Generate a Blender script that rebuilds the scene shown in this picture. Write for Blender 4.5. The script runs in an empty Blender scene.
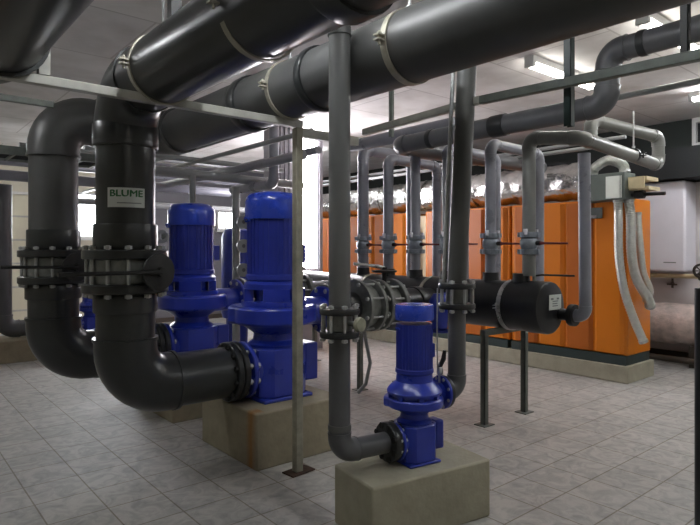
import bpy, bmesh, math, random
from mathutils import Vector, Matrix
random.seed(7)
PI = math.pi
SC = bpy.context.scene
COL = SC.collection

# ------------------------------------------------------------------ materials
def mat(name, base, rough=.5, metal=0., var=.12, scale=6., bump=0., bscale=40., rvar=.1, coat=0., dust=None):
    m = bpy.data.materials.new(name); m.use_nodes = True
    nt = m.node_tree; N = nt.nodes; L = nt.links
    b = N['Principled BSDF']
    b.inputs['Metallic'].default_value = metal
    b.inputs['Coat Weight'].default_value = coat
    tc = N.new('ShaderNodeNewGeometry')
    no = N.new('ShaderNodeTexNoise'); no.inputs['Scale'].default_value = scale
    no.inputs['Detail'].default_value = 5; no.inputs['Roughness'].default_value = .6
    L.new(tc.outputs['Position'], no.inputs['Vector'])
    cr = N.new('ShaderNodeValToRGB')
    cr.color_ramp.elements[0].position = .3; cr.color_ramp.elements[1].position = .7
    lo = [max(0, c*(1-var)) for c in base]; hi = [min(1, c*(1+var)) for c in base]
    if dust: hi = dust
    cr.color_ramp.elements[0].color = (*lo, 1); cr.color_ramp.elements[1].color = (*hi, 1)
    L.new(no.outputs['Fac'], cr.inputs['Fac'])
    L.new(cr.outputs['Color'], b.inputs['Base Color'])
    mr = N.new('ShaderNodeMapRange')
    mr.inputs['To Min'].default_value = max(0, rough-rvar); mr.inputs['To Max'].default_value = min(1, rough+rvar)
    L.new(no.outputs['Fac'], mr.inputs['Value']); L.new(mr.outputs['Result'], b.inputs['Roughness'])
    if bump > 0:
        n2 = N.new('ShaderNodeTexNoise'); n2.inputs['Scale'].default_value = bscale; n2.inputs['Detail'].default_value = 4
        L.new(tc.outputs['Position'], n2.inputs['Vector'])
        bp = N.new('ShaderNodeBump'); bp.inputs['Strength'].default_value = bump; bp.inputs['Distance'].default_value = .02
        L.new(n2.outputs['Fac'], bp.inputs['Height']); L.new(bp.outputs['Normal'], b.inputs['Normal'])
    return m

def emit(name, col, s):
    m = bpy.data.materials.new(name); m.use_nodes = True
    nt = m.node_tree; nt.nodes.remove(nt.nodes['Principled BSDF'])
    e = nt.nodes.new('ShaderNodeEmission'); e.inputs['Color'].default_value = (*col, 1); e.inputs['Strength'].default_value = s
    nt.links.new(e.outputs[0], nt.nodes['Material Output'].inputs['Surface'])
    return m

M = dict(
    pvc=mat('pvc', (.024, .027, .028), .29, 0, .18, 1.2, rvar=.04, dust=(.036, .039, .039)),
    pvc_dark=mat('pvc_dark', (.020, .022, .023), .34, 0, .2, 2, rvar=.05),
    pvc_grey=mat('pvc_grey', (.095, .098, .105), .36, 0, .12, 4),
    pvc_dusty=mat('pvc_dusty', (.115, .118, .115), .45, 0, .15, 2.5),
    pvc_b=mat('pvc_b', (.055, .057, .058), .42, 0, .15, 1.2, rvar=.04, dust=(.085, .086, .082)),
    pvc_long=mat('pvc_long', (.17, .175, .165), .36, 0, .15, 3),
    pvc_pale=mat('pvc_pale', (.25, .26, .26), .4, 0, .12, 4),
    bluish=mat('bluish', (.21, .215, .25), .30, 0, .12, 4),
    black=mat('black', (.010, .011, .013), .38, 0, .2, 5),
    iron=mat('iron', (.016, .016, .016), .5, .3, .3, 20),
    cast=mat('cast', (.20, .21, .20), .42, .3, .25, 14, bump=.12),
    blue=mat('blue', (.013, .032, .34), .30, 0, .15, 5, coat=.25),
    blue_dark=mat('blue_dark', (.014, .028, .27), .36, 0, .15, 6),
    blue_cap=mat('blue_cap', (.018, .055, .48), .28, 0, .1, 5, coat=.3),
    galv=mat('galv', (.42, .43, .43), .4, .35, .18, 30),
    steel=mat('steel', (.55, .56, .56), .3, .9, .1, 30),
    strut=mat('strut', (.40, .40, .36), .5, .1, .15, 10),
    post=mat('post', (.27, .26, .21), .5, .15, .3, 9, dust=(.36, .34, .26)),
    leg=mat('leg', (.13, .145, .13), .5, .2, .2, 14),
    rust=mat('rust', (.045, .022, .014), .8, 0, .5, 25),
    conc=mat('conc', (.27, .235, .165), .85, 0, .16, 7, bump=.2, bscale=30),
    conc_pale=mat('conc_pale', (.33, .31, .235), .85, 0, .14, 6, bump=.2, bscale=30),
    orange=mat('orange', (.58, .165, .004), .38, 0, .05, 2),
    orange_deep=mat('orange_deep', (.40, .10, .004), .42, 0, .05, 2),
    base=mat('base', (.02, .035, .033), .5, 0, .1, 6),
    foil=mat('foil', (.66, .66, .64), .2, 1., .2, 9, bump=1.0, bscale=14),
    hose=mat('hose', (.58, .60, .57), .33, .8, .1, 20, bump=.4, bscale=60),
    wrap=mat('wrap', (.66, .55, .51), .35, .3, .3, 6, bump=.9, bscale=12),
    clampm=mat('clampm', (.40, .38, .31), .45, .35, .15, 20),
    white=mat('white', (.72, .70, .76), .45, 0, .04, 3),
    label=mat('label', (.62, .66, .62), .5, 0, .05, 8),
    green=mat('green', (.03, .15, .05), .6, 0, .1, 8),
    ink=mat('ink', (.18, .20, .20), .6, 0, .1, 8),
    redh=mat('redh', (.11, .006, .008), .45, 0, .1, 8),
    tan=mat('tan', (.55, .47, .30), .55, 0, .12, 7),
    boxgrey=mat('boxgrey', (.10, .12, .11), .5, .1, .12, 7),
    pipe_yellow=mat('pipe_yellow', (.50, .43, .27), .5, 0, .1, 7),
    brown=mat('brown', (.035, .026, .018), .6, 0, .2, 7),
    wall=mat('wall', (.60, .57, .58), .8, 0, .05, 1.5, bump=.06),
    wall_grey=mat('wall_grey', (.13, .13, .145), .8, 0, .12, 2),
    valve=mat('valve', (.26, .29, .33), .36, .4, .2, 20),
    wall_cream=mat('wall_cream', (.56, .53, .43), .8, 0, .06, 1.5),
    wall_shade=mat('wall_shade', (.016, .021, .018), .8, 0, .2, 3),
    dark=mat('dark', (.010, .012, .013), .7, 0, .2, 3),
    door=mat('door', (.62, .59, .45), .6, 0, .05, 3),
    frame=mat('frame', (.6, .6, .58), .5, 0, .05, 5),
    colm=mat('colm', (.30, .29, .32), .7, 0, .12, 5),
    knob=mat('knob', (.30, .30, .23), .5, .1, .2, 20),
    tube=emit('tube', (.93, .97, 1.), 28),
    tube_dim=emit('tube_dim', (1., .96, .9), 17),
    tube_bright=emit('tube_bright', (.95, .97, 1.), 52),
    day=emit('day', (.93, .96, 1.), 14),
    strip=emit('strip', (1., .95, 1.), 17),
)

def floor_mat():
    m = bpy.data.materials.new('tiles'); m.use_nodes = True
    nt = m.node_tree; N = nt.nodes; L = nt.links; b = N['Principled BSDF']
    g = N.new('ShaderNodeNewGeometry')
    mp = N.new('ShaderNodeMapping'); mp.inputs['Location'].default_value = (-.117, -.277, 0)
    L.new(g.outputs['Position'], mp.inputs['Vector'])
    br = N.new('ShaderNodeTexBrick'); br.offset = 0; br.squash = 1
    br.inputs['Scale'].default_value = 1
    br.inputs['Brick Width'].default_value = .33; br.inputs['Row Height'].default_value = .33
    br.inputs['Mortar Size'].default_value = .0052; br.inputs['Mortar Smooth'].default_value = .3
    br.inputs['Color1'].default_value = (.90, .90, .90, 1); br.inputs['Color2'].default_value = (1, 1, 1, 1)
    br.inputs['Mortar'].default_value = (.50, .45, .37, 1)
    L.new(mp.outputs[0], br.inputs['Vector'])
    no = N.new('ShaderNodeTexNoise'); no.inputs['Scale'].default_value = 7; no.inputs['Detail'].default_value = 8
    no.inputs['Roughness'].default_value = .62; no.inputs['Distortion'].default_value = 1.6
    L.new(g.outputs['Position'], no.inputs['Vector'])
    cr = N.new('ShaderNodeValToRGB'); e = cr.color_ramp.elements
    e[0].position = .33; e[0].color = (.30, .295, .285, 1); e[1].position = .6; e[1].color = (.47, .455, .43, 1)
    L.new(no.outputs['Fac'], cr.inputs['Fac'])
    mx = N.new('ShaderNodeMix'); mx.data_type = 'RGBA'; mx.blend_type = 'MULTIPLY'; mx.inputs['Factor'].default_value = 1
    L.new(cr.outputs[0], mx.inputs['A']); L.new(br.outputs['Color'], mx.inputs['B'])
    L.new(mx.outputs['Result'], b.inputs['Base Color'])
    b.inputs['Roughness'].default_value = .52
    bp = N.new('ShaderNodeBump'); bp.inputs['Strength'].default_value = .3; bp.inputs['Distance'].default_value = .004; bp.invert = True
    L.new(br.outputs['Fac'], bp.inputs['Height']); L.new(bp.outputs[0], b.inputs['Normal'])
    return m

def ceil_mat():
    m = bpy.data.materials.new('ceiling_slabs'); m.use_nodes = True
    nt = m.node_tree; N = nt.nodes; L = nt.links; b = N['Principled BSDF']
    g = N.new('ShaderNodeNewGeometry')
    br = N.new('ShaderNodeTexBrick'); br.offset = .4
    br.inputs['Scale'].default_value = 1; br.inputs['Brick Width'].default_value = 3.0; br.inputs['Row Height'].default_value = 1.15
    br.inputs['Mortar Size'].default_value = .012; br.inputs['Mortar Smooth'].default_value = .5
    br.inputs['Color1'].default_value = (.80, .785, .765, 1); br.inputs['Color2'].default_value = (.74, .725, .71, 1)
    br.inputs['Mortar'].default_value = (.55, .53, .51, 1)
    L.new(g.outputs['Position'], br.inputs['Vector'])
    no = N.new('ShaderNodeTexNoise'); no.inputs['Scale'].default_value = 2.2; no.inputs['Detail'].default_value = 6
    L.new(g.outputs['Position'], no.inputs['Vector'])
    cr = N.new('ShaderNodeValToRGB'); e = cr.color_ramp.elements
    e[0].position = .3; e[0].color = (.78, .77, .75, 1); e[1].position = .6; e[1].color = (1, 1, 1, 1)
    L.new(no.outputs['Fac'], cr.inputs['Fac'])
    mx = N.new('ShaderNodeMix'); mx.data_type = 'RGBA'; mx.blend_type = 'MULTIPLY'; mx.inputs['Factor'].default_value = 1
    L.new(br.outputs['Color'], mx.inputs['A']); L.new(cr.outputs[0], mx.inputs['B'])
    L.new(mx.outputs['Result'], b.inputs['Base Color']); b.inputs['Roughness'].default_value = .8
    return m
def streak(m):
    nt = m.node_tree; N = nt.nodes; L = nt.links; b = N['Principled BSDF']
    src = b.inputs['Base Color'].links[0].from_socket
    g = N.new('ShaderNodeNewGeometry'); mp = N.new('ShaderNodeMapping'); mp.inputs['Scale'].default_value = (8, 8, 1.2)
    L.new(g.outputs['Position'], mp.inputs['Vector'])
    no = N.new('ShaderNodeTexNoise'); no.inputs['Scale'].default_value = 1.6; L.new(mp.outputs[0], no.inputs['Vector'])
    sx = N.new('ShaderNodeSeparateXYZ'); L.new(g.outputs['Position'], sx.inputs[0])
    def m_(op, a, bb):
        q = N.new('ShaderNodeMath'); q.operation = op; q.use_clamp = False
        for i, v in enumerate((a, bb)):
            if isinstance(v, float): q.inputs[i].default_value = v
            else: L.new(v, q.inputs[i])
        return q.outputs[0]
    d = m_('ABSOLUTE', m_('SUBTRACT', sx.outputs['Y'], 3.575), 0.)
    near = m_('SUBTRACT', 1., m_('DIVIDE', d, .075)); nearx = m_('LESS_THAN', sx.outputs['X'], 2.16)
    k = m_('MULTIPLY', m_('MAXIMUM', near, 0.), nearx); k = m_('MULTIPLY', k, m_('MULTIPLY', no.outputs['Fac'], 1.9))
    q = N.new('ShaderNodeMath'); q.operation = 'MINIMUM'; L.new(k, q.inputs[0]); q.inputs[1].default_value = .85
    mx = N.new('ShaderNodeMix'); mx.data_type = 'RGBA'; L.new(q.outputs[0], mx.inputs['Factor']); L.new(src, mx.inputs['A']); mx.inputs['B'].default_value = (.30, .13, .025, 1)
    L.new(mx.outputs['Result'], b.inputs['Base Color'])
streak(M['conc'])
M['floor'] = floor_mat(); M['ceil'] = ceil_mat()

# ------------------------------------------------------------------ mesh builder
def frame(d):
    d = Vector(d).normalized()
    up = Vector((0, 0, 1)) if abs(d.z) < .95 else Vector((1, 0, 0))
    u = up.cross(d).normalized(); v = d.cross(u).normalized()
    return u, v, d

class MB:
    def __init__(s): s.v = []; s.f = []
    def add(s, vs, fs):
        o = len(s.v); s.v += [Vector(x) for x in vs]; s.f += [tuple(i+o for i in f) for f in fs]; return s
    def box(s, c, size, rot=None):
        hx, hy, hz = [a/2 for a in size]
        vs = [Vector((x, y, z)) for x in (-hx, hx) for y in (-hy, hy) for z in (-hz, hz)]
        if rot is not None:
            R = rot if isinstance(rot, Matrix) else Matrix.Rotation(rot, 3, 'Z')
            vs = [R @ q for q in vs]
        vs = [q+Vector(c) for q in vs]
        return s.add(vs, [(0, 1, 3, 2), (4, 6, 7, 5), (0, 4, 5, 1), (2, 3, 7, 6), (0, 2, 6, 4), (1, 5, 7, 3)])
    def b2(s, a, b):
        return s.box([(p+q)/2 for p, q in zip(a, b)], [abs(q-p) for p, q in zip(a, b)])
    def lathe(s, prof, c=(0, 0, 0), axis=(0, 0, 1), n=32, cap=True):
        u, v, d = frame(axis); c = Vector(c); vs = []; fs = []
        for r, h in prof:
            for k in range(n):
                a = 2*PI*k/n; vs.append(c+u*(r*math.cos(a))+v*(r*math.sin(a))+d*h)
        for i in range(len(prof)-1):
            for k in range(n):
                k2 = (k+1) % n; fs.append((i*n+k, i*n+k2, (i+1)*n+k2, (i+1)*n+k))
        if cap:
            fs.append(tuple(reversed(range(n)))); fs.append(tuple((len(prof)-1)*n+k for k in range(n)))
        return s.add(vs, fs)
    def cyl(s, a, b, r, n=24, r2=None):
        a = Vector(a); b = Vector(b); return s.lathe([(r, 0), (r if r2 is None else r2, (b-a).length)], a, b-a, n)
    def ring(s, c, axis, r0, r1, w, n=32):
        return s.lathe([(r0, -w/2), (r1, -w/2), (r1, w/2), (r0, w/2), (r0, -w/2)], c, axis, n, cap=False)
    def sweep(s, pts, r, n=24, cap=True):
        pts = [Vector(p) for p in pts]; m = len(pts); T = []
        for i in range(m):
            t = (pts[min(i+1, m-1)]-pts[max(i-1, 0)]); T.append(t.normalized())
        u, v, _ = frame(T[0]); vs = []; fs = []
        for i in range(m):
            if i:
                q = T[i-1].rotation_difference(T[i]); u = q @ u; v = q @ v
            rr = r[i] if isinstance(r, (list, tuple)) else r
            for k in range(n):
                a = 2*PI*k/n; vs.append(pts[i]+u*(rr*math.cos(a))+v*(rr*math.sin(a)))
        for i in range(m-1):
            for k in range(n):
                k2 = (k+1) % n; fs.append((i*n+k, i*n+k2, (i+1)*n+k2, (i+1)*n+k))
        if cap:
            fs.append(tuple(reversed(range(n)))); fs.append(tuple((m-1)*n+k for k in range(n)))
        return s.add(vs, fs)
    def prism(s, poly, z0, z1):
        n = len(poly); vs = [(x, y, z0) for x, y in poly]+[(x, y, z1) for x, y in poly]
        fs = [tuple(reversed(range(n))), tuple(range(n, 2*n))]+[(k, (k+1) % n, n+(k+1) % n, n+k) for k in range(n)]
        return s.add(vs, fs)
    def build(s, name, m, parent=None, world=False, bevel=0, ang=38):
        vs = s.v
        if parent is not None and world: vs = [q-Vector(parent['o']) for q in vs]
        me = bpy.data.meshes.new(name); me.from_pydata([tuple(q) for q in vs], [], s.f); me.update()
        bm = bmesh.new(); bm.from_mesh(me); bmesh.ops.recalc_face_normals(bm, faces=bm.faces); bm.to_mesh(me); bm.free()
        me.materials.append(M[m] if isinstance(m, str) else m)
        me.polygons.foreach_set('use_smooth', [True]*len(me.polygons)); me.set_sharp_from_angle(angle=math.radians(ang))
        o = bpy.data.objects.new(name, me); COL.objects.link(o)
        if parent is not None: o.parent = parent
        if bevel:
            b = o.modifiers.new('bevel', 'BEVEL'); b.width = bevel; b.segments = 2; b.limit_method = 'ANGLE'; b.angle_limit = math.radians(50)
        return o

USED = {}
def tag(o, label, cat, group=None):
    o['label'] = label; o['category'] = cat
    if group: o['group'] = group
    USED.setdefault(label, []).append(o.name)
    return o
def thing(name, label, cat, loc, group=None, rz=0):
    o = bpy.data.objects.new(name, None); COL.objects.link(o); o.location = loc; o.rotation_euler = (0, 0, rz)
    o.empty_display_size = .1; o['o'] = tuple(loc)
    return tag(o, label, cat, group)
def struct(name, mb, m, parent=None, **k):
    o = mb.build(name, m, parent, **k)
    if parent is None: o['kind'] = 'structure'
    return o
def copy_thing(src, loc, label, rz=None, group=None):
    r = src.copy(); COL.objects.link(r); r.location = loc
    if rz is not None: r.rotation_euler.z = rz
    r['label'] = label; r['o'] = tuple(loc)
    if group: r['group'] = group
    for ch in list(src.children):
        c = ch.copy(); COL.objects.link(c); c.parent = r
        for g in list(ch.children):
            d = g.copy(); COL.objects.link(d); d.parent = c
    return r

# ------------------------------------------------------------------ piping helpers
def arc_pts(p, a, b, rad, n=10):
    """fillet at p between directions towards a and b"""
    p = Vector(p); d1 = (Vector(a)-p).normalized(); d2 = (Vector(b)-p).normalized()
    ang = d1.angle(d2); t = rad/math.tan(ang/2)
    s = p+d1*t; e = p+d2*t
    c = p+(d1+d2).normalized()*(rad/math.sin(ang/2))
    v1 = s-c; v2 = e-c; tot = v1.angle(v2); ax = v1.cross(v2).normalized()
    return s, e, [c+Matrix.Rotation(tot*k/n, 3, ax) @ v1 for k in range(n+1)], d1, d2

def pipe_run(name, label, cat, pts, R, m='pvc', group=None, bend=1.4, R_last=None,  sock=.35, n=32, elbow_m=None, origin=None, skip=()):
    pts = [Vector(p) for p in pts]
    if len(pts) == 2:
        o = MB().cyl(pts[0]-pts[0], pts[1]-pts[0], R, n).build(name, m); o.location = pts[0]; o['o'] = tuple(pts[0])
        return tag(o, label, cat, group)
    root = thing(name, label, cat, pts[0] if origin is None else origin, group)
    cur = pts[0]
    for i in range(1, len(pts)-1):
        s, e, arc, d1, d2 = arc_pts(pts[i], pts[i-1], pts[i+1], bend*R)
        if (s-cur).length > .01: MB().cyl(cur, s, R, n).build('pipe', m, root, world=True)
        s0 = d1*min(sock*R, (s-cur).length*.95)
        s1 = d2*min(sock*R, (pts[i+1]-e).length*.95)
        mb = MB().sweep([arc[0]+s0]+[arc[0]+s0*.02]+arc[1:-1]+[arc[-1]+s1*.02, arc[-1]+s1], R*1.07, n)
        mb.ring(arc[0]+s0*.93, d1, R*.98, R*1.11, R*.12, n).ring(arc[-1]+s1*.93, d2, R*.98, R*1.11, R*.12, n)
        mb.build('elbow', elbow_m or m, root, world=True)
        cur = e
    if (pts[-1]-cur).length > .01: MB().cyl(cur, pts[-1], R_last or R, n).build('pipe', m, root, world=True)
    return root

def sleeve(root, c, axis, R, L, m='pvc', name='coupling'):
    mb = MB().lathe([(R*.99, -L/2), (R*1.07, -L/2), (R*1.09, -L/2+.01), (R*1.09, L/2-.01), (R*1.07, L/2), (R*.99, L/2)], c, axis, 32)
    return mb.build(name, m, root, world=True)

def flange_mb(c, axis, R, w, n=36): return MB().lathe([(R*.97, -w/2), (R, -w/2+.006), (R, w/2-.006), (R*.97, w/2)], c, axis, n)
def bolt_mb(p, axis, L, r):
    mb = MB().cyl(Vector(p)-Vector(axis).normalized()*L/2, Vector(p)+Vector(axis).normalized()*L/2, r, 8)
    a = Vector(axis).normalized()
    for sgn in (-1, 1):
        q = Vector(p)+a*sgn*(L/2-r*1.2); mb.cyl(q-a*r*.9, q+a*r*.9, r*1.9, 6)
    return mb

def butterfly(label, c, R, gap, fw, FR, nb, br, handle=None, stem=(0, -1, 0), group=None, hl=.55, knob=None, hm='iron', fm='pvc_dark', axis=(0, 0, 1), bm='cast'):
    """two flanges with through bolts, a body between, a lever or a gear knob"""
    c = Vector(c); ax = Vector(axis).normalized()
    t = thing('butterfly_valve', label, 'valve', c, group)
    MB().lathe([(R*1.0, -gap/2), (R*1.18, -gap/2+.004), (R*1.2, 0), (R*1.18, gap/2-.004), (R*1.0, gap/2)], c, ax, 32).build('valve_body', bm, t, world=True)
    for sg in (-1, 1):
        flange_mb(c+ax*sg*(gap/2+fw/2), ax, FR, fw).build('flange', fm, t, world=True)
    u, v, d = frame(ax)
    for k in range(nb):
        a = 2*PI*(k+.5)/nb; p = c+(u*math.cos(a)+v*math.sin(a))*(FR*.88)
        bolt_mb(p, ax, gap+2*fw+br*5, br).build('bolt', 'galv', t, world=True)
    st = Vector(stem).normalized(); k0 = c+st*(FR+.06)
    if handle:
        h = Vector(handle).normalized()
        MB().cyl(c+st*R, k0+st*.03, .022, 12).build('stem', 'iron', t, world=True)
        MB().lathe([(.105, 0), (.118, .008), (.118, .02), (.03, .028), (.028, .05)], k0, st, 20).build('lever_plate', 'iron', t, world=True)
        hb = MB().sweep([k0+st*.04, k0+st*.05+h*.06, k0+st*.05+h*.2, k0+st*.045+h*hl], [.018, .018, .012, .015], 10)
        hb.build('lever', hm, t, world=True)
    if knob:
        MB().cyl(c+st*R, c+st*(FR+.02), R*.25, 12).build('stem', 'cast', t, world=True)
        MB().lathe([(.01, -.012), (.036, -.01), (.041, 0), (.036, .018), (.012, .022)], c+st*(FR+.03), st, 20).build('gear_knob', knob, t, world=True)
    return t

def clamp(label, c, axis, R, w=.035, hang=None, group='pipe clamps under the ceiling', side=(1, 0, 0), m='clampm'):
    """band round a pipe, bolted ears at the sides and a threaded hanger rod"""
    c = Vector(c); ax = Vector(axis).normalized(); sd = Vector(side).normalized()
    t = thing('pipe_clamp', label, 'clamp', c, group)
    MB().ring(c, ax, R+.001, R+.009, w, 40).build('band', m, t, world=True)
    for sg in (-1, 1):
        p = c+sd*sg*(R+.03)
        mb = MB()
        for q in (-.012, .012): mb.box(p+Vector((0, 0, q)), (.05 if abs(sd.x) > .5 else w, w if abs(sd.x) > .5 else .05, .008))
        mb.cyl(p-Vector((0, 0, .035)), p+Vector((0, 0, .035)), .007, 8).cyl(p+Vector((0, 0, .016)), p+Vector((0, 0, .028)), .013, 6)
        mb.build('ear', m, t, world=True)
    if hang: MB().cyl(c+Vector((0, 0, R)), (c.x, c.y, hang), .008, 8).cyl(c+Vector((0, 0, R)), c+Vector((0, 0, R+.03)), .016, 6).build('hanger_rod', 'galv', t, world=True)
    return t

# ================================================================== SETTING
ZC = 3.40
X0, X1, Y0, Y1 = -3.0, 8.9, -2.6, 12.0
struct('floor', MB().b2((X0-.2, Y0-.2, -.12), (X1+.2, Y1+.2, 0)), 'floor')
struct('ceiling', MB().b2((X0-.2, Y0-.2, ZC), (X1+.2, Y1+.2, ZC+.15)), 'ceil')
struct('wall_left', MB().b2((X0-.2, Y0-.2, 0), (X0, Y1+.2, ZC)), 'wall_cream')
struct('wall_front', MB().b2((X0, Y0-.2, 0), (X1, Y0, ZC)), 'wall_cream')
mb = MB()
def wall_y(mb, y, x0, x1, z0, z1, holes, th=.2):
    xs = sorted(set([x0, x1]+[h[0] for h in holes]+[h[1] for h in holes]))
    for a, b in zip(xs[:-1], xs[1:]):
        hs = [h for h in holes if h[0] <= a+1e-6 and h[1] >= b-1e-6]
        z = z0
        for h in sorted(hs, key=lambda h: h[2]):
            if h[2] > z: mb.b2((a, y, z), (b, y+th, h[2]))
            z = h[3]
        if z < z1: mb.b2((a, y, z), (b, y+th, z1))
wall_y(mb, Y1, X0, 4.1, 0, ZC, [(1.2, 2.88, 0, 2.62), (3.05, 4.0, 1.78, 2.68)])
struct('wall_back', mb, 'wall_cream')
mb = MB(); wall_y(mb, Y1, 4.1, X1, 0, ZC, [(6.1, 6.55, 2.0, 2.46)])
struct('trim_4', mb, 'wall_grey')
# right wall: a pale lower part, an upper part with shade painted into its colour, and a high window
mb = MB(); mb.b2((X1, Y0, 0), (X1+.2, Y1, 2.5)); struct('wall_right', mb, 'wall')
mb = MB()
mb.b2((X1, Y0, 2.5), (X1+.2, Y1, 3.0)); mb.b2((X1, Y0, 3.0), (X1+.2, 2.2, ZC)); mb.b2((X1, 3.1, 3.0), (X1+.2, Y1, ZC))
struct('trim_1', mb, 'wall_shade')
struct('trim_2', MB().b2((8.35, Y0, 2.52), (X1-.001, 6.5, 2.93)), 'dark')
def window(name, x0, x1, z0, z1, y):
    f = MB(); t = .05
    f.b2((x0, y-.02, z0), (x0+t, y+.12, z1)).b2((x1-t, y-.02, z0), (x1, y+.12, z1)).b2((x0+t, y-.02, z0), (x1-t, y+.12, z0+t)).b2((x0+t, y-.02, z1-t), (x1-t, y+.12, z1))
    f.b2(((x0+x1)/2-.02, y, z0+t), ((x0+x1)/2+.02, y+.1, z1-t))
    o = struct(name, f, 'frame')
    p = MB().b2((x0+t, y+.05, z0+t), (x1-t, y+.06, z1-t)).build('window_pane', 'day', o)
    MB().b2((x0-.04, y-.1, z0-.04), (x1+.04, y, z0)).build('window_sill', 'frame', o)
    return o
window('window_1', 3.05, 4.0, 1.78, 2.68, Y1)
window('window_2', 6.1, 6.55, 2.0, 2.46, Y1)
# high dark window on the right wall
f = MB(); t = .05
f.b2((X1-.03, 2.2, 3.0), (X1+.1, 2.2+t, ZC-.001)).b2((X1-.03, 3.1-t, 3.0), (X1+.1, 3.1, ZC-.001)).b2((X1-.03, 2.2+t, 3.0), (X1+.1, 3.1-t, 3.0+t)).b2((X1-.03, 2.2+t, ZC-.07), (X1+.1, 3.1-t, ZC-.001))
w4 = struct('window_3', f, 'frame')
MB().b2((X1+.04, 2.25, 3.05), (X1+.05, 3.05, ZC-.07)).build('window_pane', 'dark', w4)
# cream sectional door in the back wall
d = MB()
for k in range(6):
    z = .02+k*.433; d.b2((1.22, Y1+.02, z), (2.86, Y1+.07, z+.40))
dd = struct('door_1', d, 'door')
r = MB()
for k in range(1, 6): r.b2((1.22, Y1+.015, .02+k*.433-.033), (2.86, Y1+.06, .02+k*.433))
r.build('door_seam', 'strut', dd)
r = MB(); r.b2((1.2, Y1-.02, 0), (1.25, Y1+.1, 2.62)).b2((2.83, Y1-.02, 0), (2.88, Y1+.1, 2.62)).b2((1.25, Y1-.02, 2.57), (2.83, Y1+.1, 2.62)); r.build('door_frame', 'frame', dd)
struct('baseboard_back', MB().b2((2.88, Y1-.02, 0), (X1, Y1, .1)), 'brown')
struct('baseboard_right', MB().b2((X1-.02, Y0, 0), (X1, Y1, .1)), 'brown')

# pier with flutes and the tall bright slit window in it
px0, px1, py = 4.62, 5.52, 7.25
mb = MB().b2((px0, py, 0), (4.93, py+.3, ZC)).b2((px1-.06, py, 0), (px1, py+.3, ZC)).b2((4.93, py, 0), (px1-.06, py+.3, 1.22)).b2((4.93, py, 3.33), (px1-.06, py+.3, ZC))
for k in range(4): mb.b2((px0+.01+k*.08, py-.03, 0), (px0+.05+k*.08, py, ZC))
struct('wall_pier', mb, 'colm')
f = MB().b2((4.93, py+.02, 1.22), (4.96, py+.2, 3.33)).b2((px1-.09, py+.02, 1.22), (px1-.06, py+.2, 3.33)).b2((4.96, py+.02, 1.22), (px1-.09, py+.2, 1.26))
w3 = struct('window_4', f, 'white')
MB().b2((4.96, py+.08, 1.26), (px1-.09, py+.09, 3.33)).build('window_pane', 'strip', w3)

# ================================================================== CONCRETE PEDESTALS
def pedestal(label, c, size, rz=0, m='conc'):
    o = MB().box((0, 0, size[2]/2), size).build('concrete_pedestal', m, bevel=.012); o.location = (c[0], c[1], 0); o.rotation_euler.z = rz
    return tag(o, label, 'pedestal', 'concrete pump bases')
pedestal('tan concrete block under the blue pump in the middle, rust streaked corner', (2.48, 3.92), (.80, .86, .40))
pedestal('brown concrete block under the second large blue pump, behind the stickered grey pipe', (2.48, 5.37), (.80, .86, .40))
R9 = -math.radians(9)
pedestal('pale concrete block under the small blue pump in front', (1.97+.41*.988+.2*.156, 2.168-.41*.156+.2*.988), (.82, .40, .333), R9, 'conc_pale')
pedestal('low concrete block by the far left wall under a small blue pump', (2.15, 9.35), (1.9, .7, .30))

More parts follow.
